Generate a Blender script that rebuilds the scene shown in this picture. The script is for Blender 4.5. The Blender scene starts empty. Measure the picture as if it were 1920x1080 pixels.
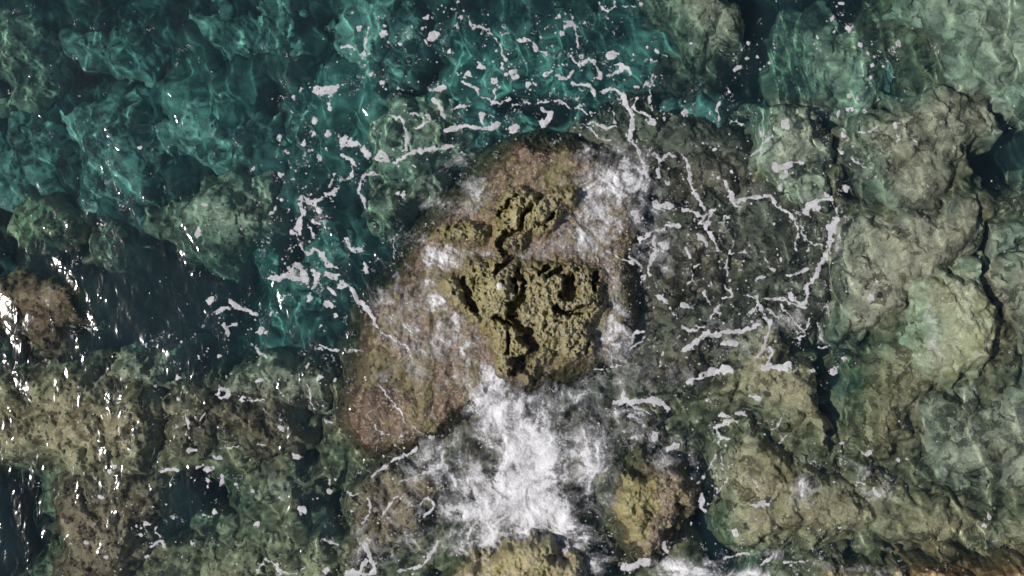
import bpy, math
import numpy as np
from mathutils import Vector

S = bpy.context.scene
R = math.radians

# ------------------------------------------------------------------ camera, sky, sun, exposure
CAM_H = 20.0
cam = bpy.data.cameras.new('camera')
cam_ob = bpy.data.objects.new('camera', cam)
S.collection.objects.link(cam_ob)
S.camera = cam_ob
cam_ob.location = (0, 0, CAM_H)
cam.sensor_width = 36.0
cam.lens = 36.0 * CAM_H / 16.0
cam.clip_end = 500

SUN_EL = R(53.5)
SUN_DIR = Vector((-math.cos(SUN_EL) * 0.985, -math.cos(SUN_EL) * 0.17, math.sin(SUN_EL))).normalized()
w = bpy.data.worlds.new('World')
S.world = w
w.use_nodes = True
nt = w.node_tree
sky = nt.nodes.new('ShaderNodeTexSky')
sky.sky_type = 'NISHITA'
sky.sun_disc = False
sky.sun_elevation = SUN_EL
sky.sun_rotation = math.atan2(SUN_DIR.x, SUN_DIR.y)
nt.links.new(sky.outputs[0], nt.nodes['Background'].inputs[0])
nt.nodes['Background'].inputs[1].default_value = 0.07

sl = bpy.data.lights.new('sun', 'SUN')
sl.energy = 4.0
sl.angle = R(0.53)
sl.cycles.is_caustics_light = True
sl.color = (1.0, 0.95, 0.88)
sun_ob = bpy.data.objects.new('sun', sl)
S.collection.objects.link(sun_ob)
sun_ob.location = SUN_DIR * 40
sun_ob.rotation_euler = SUN_DIR.to_track_quat('Z', 'Y').to_euler()

vs = S.view_settings
vs.view_transform = 'Standard'
vs.look = 'None'
vs.exposure = 0.15
vs.gamma = 1.0
vs.use_curve_mapping = False
S.cycles.use_denoising = True
S.cycles.caustics_refractive = True
S.cycles.caustics_reflective = True
S.cycles.transmission_bounces = 6
S.cycles.max_bounces = 8
S.cycles.diffuse_bounces = 2
S.cycles.glossy_bounces = 2
S.cycles.transparent_max_bounces = 16
S.cycles.sample_clamp_indirect = 4.0

# ------------------------------------------------------------------ numpy noise
PXM = 120.0                                    # photograph pixels per metre at the water line


def X(px): return (np.asarray(px, float) - 960.0) / PXM
def Y(py): return (540.0 - np.asarray(py, float)) / PXM


def _tab(seed):
    r = np.random.default_rng(seed)
    p = r.permutation(512)
    a = r.random(512) * 2 * np.pi
    return np.concatenate([p, p]), np.cos(a).astype(np.float32), np.sin(a).astype(np.float32)


_TABS = {}


def perlin(x, y, seed=0):
    if seed not in _TABS:
        _TABS[seed] = _tab(seed)
    P, gx, gy = _TABS[seed]
    x = np.asarray(x, np.float32); y = np.asarray(y, np.float32)
    xf = np.floor(x); yf = np.floor(y)
    xi = xf.astype(np.int32) & 511; yi = yf.astype(np.int32) & 511
    fx = x - xf; fy = y - yf
    u = fx * fx * fx * (fx * (fx * 6 - 15) + 10)
    v = fy * fy * fy * (fy * (fy * 6 - 15) + 10)

    def g(ix, iy, dx, dy):
        h = P[(P[ix & 511] + iy) & 511]
        return gx[h] * dx + gy[h] * dy
    a = g(xi, yi, fx, fy); b = g(xi + 1, yi, fx - 1, fy)
    c = g(xi, yi + 1, fx, fy - 1); d = g(xi + 1, yi + 1, fx - 1, fy - 1)
    a = a + u * (b - a); c = c + u * (d - c)
    return (a + v * (c - a)) * 1.45


def fbm(x, y, seed=0, octs=4, gain=0.5, lac=2.03):
    s = 0; amp = 1.0; n = 0
    for k in range(octs):
        s = s + amp * perlin(x + 17.3 * k, y - 9.1 * k, seed + k)
        n += amp
        amp *= gain; x = x * lac; y = y * lac
    return s / n


def ridged(x, y, seed=0, octs=4, gain=0.5):
    s = 0; amp = 1.0; n = 0
    for k in range(octs):
        s = s + amp * (1 - np.abs(perlin(x + 7.7 * k, y + 3.3 * k, seed + k)) * 1.6)
        n += amp
        amp *= gain; x = x * 2.1; y = y * 2.1
    return s / n


def worley(x, y, seed=0):
    r = np.random.default_rng(seed)
    jx = r.random((256, 256)).astype(np.float32); jy = r.random((256, 256)).astype(np.float32)
    xi = np.floor(x).astype(int); yi = np.floor(y).astype(int)
    f1 = np.full(x.shape, 9.0); f2 = f1.copy()
    for i in (-1, 0, 1):
        for j in (-1, 0, 1):
            a = (xi + i) & 255; b = (yi + j) & 255
            d = np.hypot(xi + i + jx[a, b] - x, yi + j + jy[a, b] - y)
            f2 = np.minimum(f2, np.maximum(f1, d)); f1 = np.minimum(f1, d)
    return f1, f2


def sstep(x, a, b):
    t = np.clip((x - a) / (b - a), 0, 1)
    return t * t * (3 - 2 * t)


def smooth_poly(pts, n=8):
    p = np.asarray(pts, float)
    out = []
    m = len(p)
    for i in range(m):
        a, b, c, d = p[i - 1], p[i], p[(i + 1) % m], p[(i + 2) % m]
        for k in range(n):
            t = k / n
            out.append(0.5 * ((2 * b) + (c - a) * t + (2 * a - 5 * b + 4 * c - d) * t * t + (3 * b - a - 3 * c + d) * t ** 3))
    return np.array(out)


def sdf(poly, x, y):
    """signed distance, positive inside"""
    sh = x.shape
    x = x.ravel(); y = y.ravel()
    d2 = np.full(x.shape, 1e9); ins = np.zeros(x.shape, bool)
    n = len(poly)
    for i in range(n):
        ax, ay = poly[i]; bx, by = poly[(i + 1) % n]
        ex, ey = bx - ax, by - ay
        t = np.clip(((x - ax) * ex + (y - ay) * ey) / (ex * ex + ey * ey + 1e-12), 0, 1)
        d2 = np.minimum(d2, (x - ax - t * ex) ** 2 + (y - ay - t * ey) ** 2)
        if ay != by:
            c = ((ay > y) != (by > y)) & (x < ex * (y - ay) / (ey) + ax)
            ins ^= c
    d = np.sqrt(d2)
    return np.where(ins, d, -d).reshape(sh)


def seg_dist(pts, x, y):
    d2 = np.full(x.shape, 1e9)
    for (ax, ay), (bx, by) in zip(pts[:-1], pts[1:]):
        ex, ey = bx - ax, by - ay
        t = np.clip(((x - ax) * ex + (y - ay) * ey) / (ex * ex + ey * ey + 1e-12), 0, 1)
        d2 = np.minimum(d2, (x - ax - t * ex) ** 2 + (y - ay - t * ey) ** 2)
    return np.sqrt(d2)


# ------------------------------------------------------------------ mesh helpers
def tag(o, label=None, cat=None, group=None, kind=None):
    for k, v in (('label', label), ('category', cat), ('group', group), ('kind', kind)):
        if v:
            o[k] = v
    return o


def mesh_np(name, V, Q, mat, attrs=None, smooth=True, origin=None, parent=None):
    V = np.asarray(V, np.float32)
    if origin is not None:
        V = V - np.asarray(origin, np.float32)
    Q = np.asarray(Q, np.int32)
    me = bpy.data.meshes.new(name)
    me.vertices.add(len(V)); me.vertices.foreach_set('co', V.ravel())
    k = Q.shape[1]
    me.loops.add(Q.size); me.loops.foreach_set('vertex_index', Q.ravel())
    me.polygons.add(len(Q)); me.polygons.foreach_set('loop_start', np.arange(0, Q.size, k, dtype=np.int32))
    me.polygons.foreach_set('use_smooth', np.full(len(Q), smooth))
    me.update(calc_edges=True)
    for an, av in (attrs or {}).items():
        a = me.attributes.new(an, 'FLOAT', 'POINT')
        a.data.foreach_set('value', np.asarray(av, np.float32).ravel())
    me.materials.append(mat)
    o = bpy.data.objects.new(name, me)
    S.collection.objects.link(o)
    if origin is not None:
        o.location = origin
    if parent is not None:
        o.parent = parent
    return o


def grid_quads(ny, nx):
    i = np.arange(nx * ny).reshape(ny, nx)
    return np.stack([i[:-1, :-1], i[1:, :-1], i[1:, 1:], i[:-1, 1:]], -1).reshape(-1, 4)   # rows run in -Y: counter-clockwise seen from above


def compact(V, Q, keep, attrs):
    """keep = mask over quads"""
    Q = Q[keep]
    used = np.unique(Q)
    m = np.zeros(len(V), np.int32); m[used] = np.arange(len(used))
    return V[used], m[Q], {k: a.ravel()[used] for k, a in attrs.items()}


# ------------------------------------------------------------------ materials
def new_mat(name):
    m = bpy.data.materials.new(name); m.use_nodes = True
    return m, m.node_tree.nodes, m.node_tree.links, m.node_tree.nodes['Principled BSDF']


def mixc(N, L, f, a, b, mode='MIX'):
    n = N.new('ShaderNodeMix'); n.data_type = 'RGBA'; n.blend_type = mode
    for sock, v in ((n.inputs['Factor'], f), (n.inputs['A'], a), (n.inputs['B'], b)):
        if hasattr(v, 'links') or hasattr(v, 'is_linked'):
            L.new(v, sock)
        else:
            sock.default_value = v if isinstance(v, float) else (*v, 1.0)
    return n.outputs['Result']


def ramp(N, L, v, lo, hi, a=0.0, b=1.0):
    n = N.new('ShaderNodeMapRange'); n.interpolation_type = 'SMOOTHSTEP'
    n.inputs['From Min'].default_value = lo; n.inputs['From Max'].default_value = hi
    n.inputs['To Min'].default_value = a; n.inputs['To Max'].default_value = b
    L.new(v, n.inputs['Value'])
    return n.outputs['Result']


def noise(N, L, co, scale, detail=6, rough=0.6, dist=0.0):
    n = N.new('ShaderNodeTexNoise')
    n.inputs['Scale'].default_value = scale; n.inputs['Detail'].default_value = detail
    n.inputs['Roughness'].default_value = rough; n.inputs['Distortion'].default_value = dist
    L.new(co, n.inputs['Vector'])
    return n.outputs['Fac']


def math_n(N, L, op, a, b=0.0):
    n = N.new('ShaderNodeMath'); n.operation = op
    for s, v in ((n.inputs[0], a), (n.inputs[1], b)):
        if isinstance(v, (int, float)):
            s.default_value = v
        else:
            L.new(v, s)
    return n.outputs[0]


def rock_mat(name, dark, mid, light, caustic_bands=0.35, scale=1.0, rough=0.75):
    """turf-covered stone: blotches of turf of several tones, painted pale bands of caustic light, dark growth in between"""
    m, N, L, B = new_mat(name)
    g0 = N.new('ShaderNodeNewGeometry').outputs['Position']
    wv = N.new('ShaderNodeTexNoise'); wv.inputs['Scale'].default_value = 2.2 * scale; wv.inputs['Detail'].default_value = 4; wv.inputs['Roughness'].default_value = .55
    L.new(g0, wv.inputs['Vector'])
    su = N.new('ShaderNodeVectorMath'); su.operation = 'SUBTRACT'; L.new(wv.outputs['Color'], su.inputs[0]); su.inputs[1].default_value = (.5, .5, .5)
    sc = N.new('ShaderNodeVectorMath'); sc.operation = 'SCALE'; L.new(su.outputs[0], sc.inputs[0]); sc.inputs['Scale'].default_value = .55 / scale
    ad = N.new('ShaderNodeVectorMath'); ad.operation = 'ADD'; L.new(g0, ad.inputs[0]); L.new(sc.outputs[0], ad.inputs[1])
    g = ad.outputs[0]
    big = noise(N, L, g, 1.0 * scale, 4, 0.5, 0.3)
    a = noise(N, L, g, 3.0 * scale, 8, 0.62, 0.9)
    b = noise(N, L, g, 10.0 * scale, 6, 0.68, 0.8)
    c = mixc(N, L, ramp(N, L, a, 0.36, 0.60), dark, mid)
    c = mixc(N, L, ramp(N, L, big, 0.42, 0.62, 0.0, 0.7), c, light)
    # blotches of turf
    vo = N.new('ShaderNodeTexVoronoi'); vo.feature = 'F1'; vo.inputs['Scale'].default_value = 5.5 * scale
    L.new(g, vo.inputs['Vector'])
    cs = N.new('ShaderNodeSeparateColor'); L.new(vo.outputs['Color'], cs.inputs[0])
    c = mixc(N, L, ramp(N, L, cs.outputs[0], .6, .9, 0.0, .7), c, light)
    c = mixc(N, L, ramp(N, L, cs.outputs[1], .6, .9, 0.0, .75), c, dark)
    c = mixc(N, L, ramp(N, L, b, 0.50, 0.70, 0.0, .8), c, light)
    # pale bands of caustic light painted into the stone colour
    v1 = noise(N, L, g, 2.3 * scale, 3, 0.5, 1.6)
    rim = ramp(N, L, math_n(N, L, 'ABSOLUTE', math_n(N, L, 'SUBTRACT', v1, .5)), 0.0, .03, 1.0, 0.0)
    rim = math_n(N, L, 'MULTIPLY', rim, ramp(N, L, big, 0.42, 0.60))
    c = mixc(N, L, math_n(N, L, 'MULTIPLY', rim, caustic_bands), c, tuple(min(1, 1.25 * q + .03) for q in light))
    fine = noise(N, L, g0, 34.0, 5, 0.75, 0.3)
    c = mixc(N, L, ramp(N, L, fine, 0.32, 0.52, 0.7, 0.0), c, dark)
    L.new(c, B.inputs['Base Color'])
    B.inputs['Roughness'].default_value = rough
    B.inputs['Specular IOR Level'].default_value = 0.12
    bp = N.new('ShaderNodeBump'); bp.inputs['Strength'].default_value = 0.35; bp.inputs['Distance'].default_value = 0.03
    L.new(math_n(N, L, 'ADD', b, math_n(N, L, 'MULTIPLY', fine, 0.7)), bp.inputs['Height'])
    L.new(bp.outputs[0], B.inputs['Normal'])
    return m


MATS = {
    'green': rock_mat('green_turf_stone', (0.068, 0.062, 0.043), (0.324, 0.284, 0.203), (0.648, 0.567, 0.432), 0.6),
    'pale': rock_mat('pale_green_stone', (0.187, 0.176, 0.127), (0.506, 0.484, 0.352), (0.726, 0.682, 0.528), 0.7, 0.8),
    'teal': rock_mat('deep_grey_stone', (0.063, 0.084, 0.078), (0.238, 0.336, 0.301), (0.434, 0.574, 0.518), 0.4, 0.8),
    'olive': rock_mat('olive_turf_stone', (0.085, 0.067, 0.034), (0.354, 0.287, 0.159), (0.634, 0.537, 0.354), 0.5),
    'brown': rock_mat('brown_turf_stone', (.036, .026, .016), (.19, .14, .085), (.40, .32, .22), 0.5, 1.3),
    'grey': rock_mat('grey_brown_stone', (0.111, 0.086, 0.062), (0.390, 0.319, 0.227), (0.676, 0.572, 0.429), 0.6),
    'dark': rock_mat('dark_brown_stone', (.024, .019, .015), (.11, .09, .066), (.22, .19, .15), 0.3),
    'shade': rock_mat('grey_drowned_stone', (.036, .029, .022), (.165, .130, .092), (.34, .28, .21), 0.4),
    'yellow': rock_mat('yellow_green_stone', (.27, .255, .13), (.54, .52, .30), (.72, .70, .52), 0.8),
    'red': rock_mat('red_brown_stone', (0.090, 0.054, 0.025), (0.288, 0.171, 0.072), (0.540, 0.396, 0.234), 0.3, 1.5),
}


def main_rock_mat():
    m, N, L, B = new_mat('pitted_shore_rock')
    g = N.new('ShaderNodeNewGeometry').outputs['Position']

    def at(nm):
        n = N.new('ShaderNodeAttribute'); n.attribute_name = nm
        return n.outputs['Fac']
    dry, pale = at('dry'), at('pale')
    a = noise(N, L, g, 3.2, 8, 0.65, 0.6)
    b = noise(N, L, g, 15.0, 6, 0.72, 0.4)
    f = noise(N, L, g, 42.0, 4, 0.75)
    ol = mixc(N, L, ramp(N, L, a, 0.35, 0.62), (.14, .118, .045), (.28, .25, .112))
    ol = mixc(N, L, ramp(N, L, b, 0.50, 0.72), ol, (.42, .375, .19))
    ol = mixc(N, L, ramp(N, L, noise(N, L, g, 2.2, 5, .6, .4), .50, .62, 0.0, .7), ol, (.20, .165, .115))
    ol = mixc(N, L, ramp(N, L, f, 0.30, 0.50, 0.8, 0.0), ol, (.05, .041, .015))
    br = mixc(N, L, ramp(N, L, a, 0.36, 0.62), (.05, .034, .021), (.20, .142, .09))
    br = mixc(N, L, ramp(N, L, noise(N, L, g, 1.3, 5, .6, .7), .50, .60, 0.0, .6), br, (.085, .046, .028))
    br = mixc(N, L, ramp(N, L, b, 0.49, 0.66), br, (.37, .30, .22))
    br = mixc(N, L, ramp(N, L, noise(N, L, g, 1.9, 4, 0.55, 0.5), 0.47, 0.60, 0.0, 0.75), br, (.18, .155, .065))
    br = mixc(N, L, ramp(N, L, f, 0.32, 0.50, 0.7, 0.0), br, (.04, .027, .016))
    c = mixc(N, L, dry, br, ol)
    c = mixc(N, L, math_n(N, L, 'MULTIPLY', pale, ramp(N, L, b, 0.25, 0.7)), c, (.50, .45, .31))
    L.new(c, B.inputs['Base Color'])
    L.new(ramp(N, L, dry, 0.0, 1.0, 0.2, 0.9), B.inputs['Roughness'])
    L.new(ramp(N, L, dry, 0.0, 1.0, 0.5, 0.1), B.inputs['Specular IOR Level'])
    bp = N.new('ShaderNodeBump'); bp.inputs['Strength'].default_value = 0.8; bp.inputs['Distance'].default_value = 0.03
    L.new(math_n(N, L, 'ADD', b, math_n(N, L, 'MULTIPLY', f, 0.6)), bp.inputs['Height'])
    L.new(bp.outputs[0], B.inputs['Normal'])
    return m


ROCK = main_rock_mat()


# ------------------------------------------------------------------ waves (real height of the sea surface)
_r = np.random.default_rng(11)
WAVES = []
for k in range(46):
    lam = 0.32 * 2 ** (_r.random() * 3.1)
    ang = _r.normal(0.12, 0.62) + (math.pi if _r.random() < .25 else 0)
    WAVES.append((2 * math.pi / lam * math.cos(ang), 2 * math.pi / lam * math.sin(ang), 0.0026 * lam ** 0.95, _r.random() * 6.283))


def sea(x, y):
    x = np.asarray(x, float); y = np.asarray(y, float)
    wx = x + 0.25 * fbm(x * .5, y * .5, 301, 3); wy = y + 0.25 * fbm(x * .5 + 9, y * .5, 305, 3)
    z = np.zeros(np.broadcast(x, y).shape)
    for kx, ky, a, p in WAVES:
        ph = kx * wx + ky * wy + p
        z += a * (np.sin(ph) + 0.22 * np.sin(2 * ph + 0.6))
    gain = 0.75 + 0.6 * fbm(x * .35, y * .35, 311, 2)
    # choppy wash on the flanks of the big rock
    wash = np.exp(-(((x + 2.0) / .75) ** 2 + ((y + .35) / 1.2) ** 2)) + .8 * np.exp(-(((x + 1.2) / .9) ** 2 + ((y + 3.2) / .9) ** 2))
    z = z * gain + wash * 0.03 * ridged(x * 3.2 + .6 * y, y * 2.1, 320, 3) - wash * .02
    return z


# ------------------------------------------------------------------ the bed of the sea
def axis(lo, hi, step, far):
    a = np.arange(lo, hi + step / 2, step)
    e = []
    d = step
    p = hi
    while p < far:
        d *= 1.25; p += d; e.append(p - hi)
    e = np.array(e)
    return np.concatenate([lo - e[::-1], a, hi + e])


gx = axis(-9.8, 9.8, 0.03, 45); gy = axis(-5.9, 5.9, 0.03, 45)[::-1]
BX, BY = np.meshgrid(gx, gy)


def shelf(x, y):
    return np.clip(np.exp(-(((x - 1.0) / 3.4) ** 2 + ((y - 3.3) / 1.5) ** 2)) * 1.1 + .45 * np.exp(-(((x + 4.6) / 2.6) ** 2 + ((y - 2.6) / 2.2) ** 2)) + .5 * np.exp(-(((x + 3.4) / 1.1) ** 2 + ((y + .1) / 1.3) ** 2)) + .9 * fbm(x * .8, y * .8, 62, 4) - .08, 0, 1)


DARK = [(1325,950,42,100),(1530,650,36,70),(1580,770,40,80),(1840,480,30,60),(1905,690,30,50),(1730,860,30,40),(340,570,150,105),(1385,120,65,80),(1860,300,70,70),(800,95,45,60),(760,150,40,50),(590,450,70,50),(385,930,78,50),(35,985,85,105),(590,790,34,70),(235,120,90,40),(280,260,30,90),(60,430,80,60),(640,935,48,48),(1000,215,70,22),(1630,190,30,70),(1600,300,40,60),(1540,680,60,90),(520,230,30,60),(130,120,60,50)]


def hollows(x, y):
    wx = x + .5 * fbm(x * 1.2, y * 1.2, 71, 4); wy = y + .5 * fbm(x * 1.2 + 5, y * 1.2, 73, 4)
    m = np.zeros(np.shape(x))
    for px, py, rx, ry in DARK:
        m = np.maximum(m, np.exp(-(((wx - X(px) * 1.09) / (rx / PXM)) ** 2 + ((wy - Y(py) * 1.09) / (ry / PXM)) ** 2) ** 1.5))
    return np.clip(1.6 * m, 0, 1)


def shallows(x, y):
    wx = x + .8 * fbm(x * .8, y * .8, 81, 5, .55); wy = y + 1.0 * fbm(x * .8 + 5, y * .8, 84, 5, .55)
    lft = sstep(X(690) - wx, -.2, .5) * sstep(Y(690) - wy, -.15, .45)
    rgt = sstep(wx - X(1090), -.1, .6) * sstep(Y(270) - wy, -.3, .5)
    top = sstep(wx - X(1640), -.1, .6) * .8
    mid = sstep(wx - X(600), 0, .5) * sstep(Y(760) - wy, -.1, .5)
    mk = np.maximum(np.maximum(lft, rgt), np.maximum(top, mid))
    return mk * (1 - hollows(x, y))


def bed_h(x, y):
    z = -2.2 + 0.40 * fbm(x * .45, y * .45, 51, 3) + 0.30 * fbm(x * 1.3, y * 1.3, 55, 4)
    f1, f2 = worley(x * 1.25 + .35 * fbm(x * 2, y * 2, 57, 2), y * 1.25 + .35 * fbm(x * 2 + 5, y * 2, 58, 2), 59)
    z += 0.42 * (1 - np.clip(f1 * 1.25, 0, 1) ** 2) - 0.25 + .05 * fbm(x * 5, y * 5, 64, 4)
    sh = shallows(x, y)
    zs = -.95 + .30 * fbm(x * .9, y * .9, 91, 5, .55) + .16 * (np.abs(perlin(x * 2.4, y * 2.4, 92)) - .25) + .10 * (np.abs(perlin(x * 5.6, y * 5.6, 93)) - .25)
    return (z + 0.45 * shelf(x, y) - 1.0 * hollows(x, y)) * (1 - sh) + zs * sh


def bed_mat():
    m, N, L, B = new_mat('sea_bed_stone')
    g = N.new('ShaderNodeNewGeometry').outputs['Position']
    sd = N.new('ShaderNodeAttribute'); sd.attribute_name = 'sand_unshaded'
    a = noise(N, L, g, 1.6, 7, .62, 1.0); b = noise(N, L, g, 8, 6, .65, .6)
    dk = mixc(N, L, ramp(N, L, a, .38, .64), (.013, .021, .024), (.04, .066, .07))  # dark tone of gaps and hollows: shadow painted into the bed colour
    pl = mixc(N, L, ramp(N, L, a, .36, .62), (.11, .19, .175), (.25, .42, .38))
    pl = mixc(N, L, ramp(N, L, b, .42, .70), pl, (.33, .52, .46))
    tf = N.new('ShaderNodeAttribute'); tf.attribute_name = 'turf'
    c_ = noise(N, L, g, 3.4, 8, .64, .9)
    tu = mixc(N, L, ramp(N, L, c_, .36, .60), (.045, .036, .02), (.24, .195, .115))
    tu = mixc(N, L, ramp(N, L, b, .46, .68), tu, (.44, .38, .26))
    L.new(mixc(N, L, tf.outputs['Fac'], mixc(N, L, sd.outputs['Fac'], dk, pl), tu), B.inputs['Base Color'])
    B.inputs['Roughness'].default_value = .9
    B.inputs['Specular IOR Level'].default_value = .05
    return m


bed = mesh_np('seabed', np.stack([BX, BY, bed_h(BX, BY)], -1).reshape(-1, 3), grid_quads(*BX.shape), bed_mat(), {'sand_unshaded': shelf(BX, BY) * (1 - hollows(BX, BY)), 'turf': shallows(BX, BY)})
bed.cycles.is_caustics_receiver = True
tag(bed, 'stony sea bed lying deep under the teal water', kind='structure')


# ------------------------------------------------------------------ boulders
def rock_height(poly_px, zt, x, y, seed, edge, rough, zb=-3.1, p=2.0):
    """height of one boulder over (x, y); poly in photograph pixels, taken to the plane of its top"""
    k = 1 + max(-zt, 0) * .74 / CAM_H if zt < 0 else (CAM_H - zt) / CAM_H
    P = smooth_poly(poly_px)
    P = np.stack([X(P[:, 0]), Y(P[:, 1])], 1) * k
    wx = x + 0.52 * fbm(x * 1.2, y * 1.2, seed, 3) + 0.11 * fbm(x * 6, y * 6, seed + 40, 4)
    wy = y + 0.52 * fbm(x * 1.2 + 7, y * 1.2, seed + 3, 3) + 0.11 * fbm(x * 6 + 3, y * 6, seed + 44, 4)
    d = sdf(P, wx, wy)
    d = d + .05 * fbm(x * 4.5, y * 4.5, seed + 31, 4)
    t = np.clip((d + 0.06) / edge, 0, 1)
    prof = (1 - (1 - t) ** p) ** 0.8
    zm = max(zb, zt - (.65 if zt < -1.3 else 1.0 if zt < 0 else 1.4))
    wall = sstep(d, -.13, -.05)
    ux = x + .12 * fbm(x * 3, y * 3, seed + 11, 3); uy = y + .12 * fbm(x * 3 + 4, y * 3, seed + 12, 3)
    top = zt - 0.20 * np.clip(1 - d / 0.7, 0, 1) ** 2 + rough * 1.5 * fbm(ux * 1.1, uy * 1.1, seed + 7, 5, .55)
    top = top + rough * 1.1 * (np.abs(perlin(ux * 2.1, uy * 2.1, seed + 15)) - .25) + rough * .62 * (np.abs(perlin(ux * 5.3, uy * 5.3, seed + 16)) - .25) \
        + rough * .34 * (np.abs(perlin(ux * 12, uy * 12, seed + 17)) - .25) + rough * .2 * perlin(x * 25, y * 25, seed + 18)
    top = top - 1.0 * rough * sstep(np.abs(fbm(ux * .7, uy * .7, seed + 21, 4)), 0.09, 0.0) * sstep(fbm(x * .8, y * .8, seed + 23, 2), -.1, .3)
    return zb + (zm + (top - zm) * prof - zb) * wall, d


def grown(poly, k):
    p = np.asarray(poly, float)
    return (p - p.mean(0)) * k + p.mean(0)


def boulder(poly, zt, style, label, cat='boulder', edge=0.42, rough=0.13, step=0.024, name='boulder', seed=None, group=None):
    seed = seed or (1000 + 60 * len(ROCKS))
    if zt < -1.0 or (zt < -.1 and np.mean([q[0] for q in poly]) < 700):
        edge, rough = .85, .17
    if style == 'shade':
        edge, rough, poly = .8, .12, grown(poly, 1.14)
    if zt < -.1:
        poly = grown(poly, 1.13 if np.mean([q[0] for q in poly]) < 700 else 1.05)
    k = 1 + max(-zt, 0) * .74 / CAM_H if zt < 0 else (CAM_H - zt) / CAM_H
    pp = np.array(poly, float)
    x0, x1 = X(pp[:, 0].min()) * k - .35, X(pp[:, 0].max()) * k + .35
    y0, y1 = Y(pp[:, 1].max()) * k - .35, Y(pp[:, 1].min()) * k + .35
    xs = np.arange(x0, x1, step); ys = np.arange(y0, y1, step)[::-1]
    xx, yy = np.meshgrid(xs, ys)
    z, d = rock_height(poly, zt, xx, yy, seed, edge, rough)
    V = np.stack([xx, yy, z], -1).reshape(-1, 3)
    Q = grid_quads(*xx.shape)
    keep = (d.ravel()[Q] > -0.15).any(1)
    V, Q, _ = compact(V, Q, keep, {})
    c = V.mean(0); c[2] = V[:, 2].min()
    o = mesh_np(name, V, Q, MATS[style] if isinstance(style, str) else style, origin=c)
    o.cycles.is_caustics_receiver = True
    RELIEF.append((xs, ys, np.where(d > -.14, z, -9)))
    tag(o, label, cat, group)
    ROCKS.append((poly, zt, seed, edge, rough))
    return o


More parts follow.
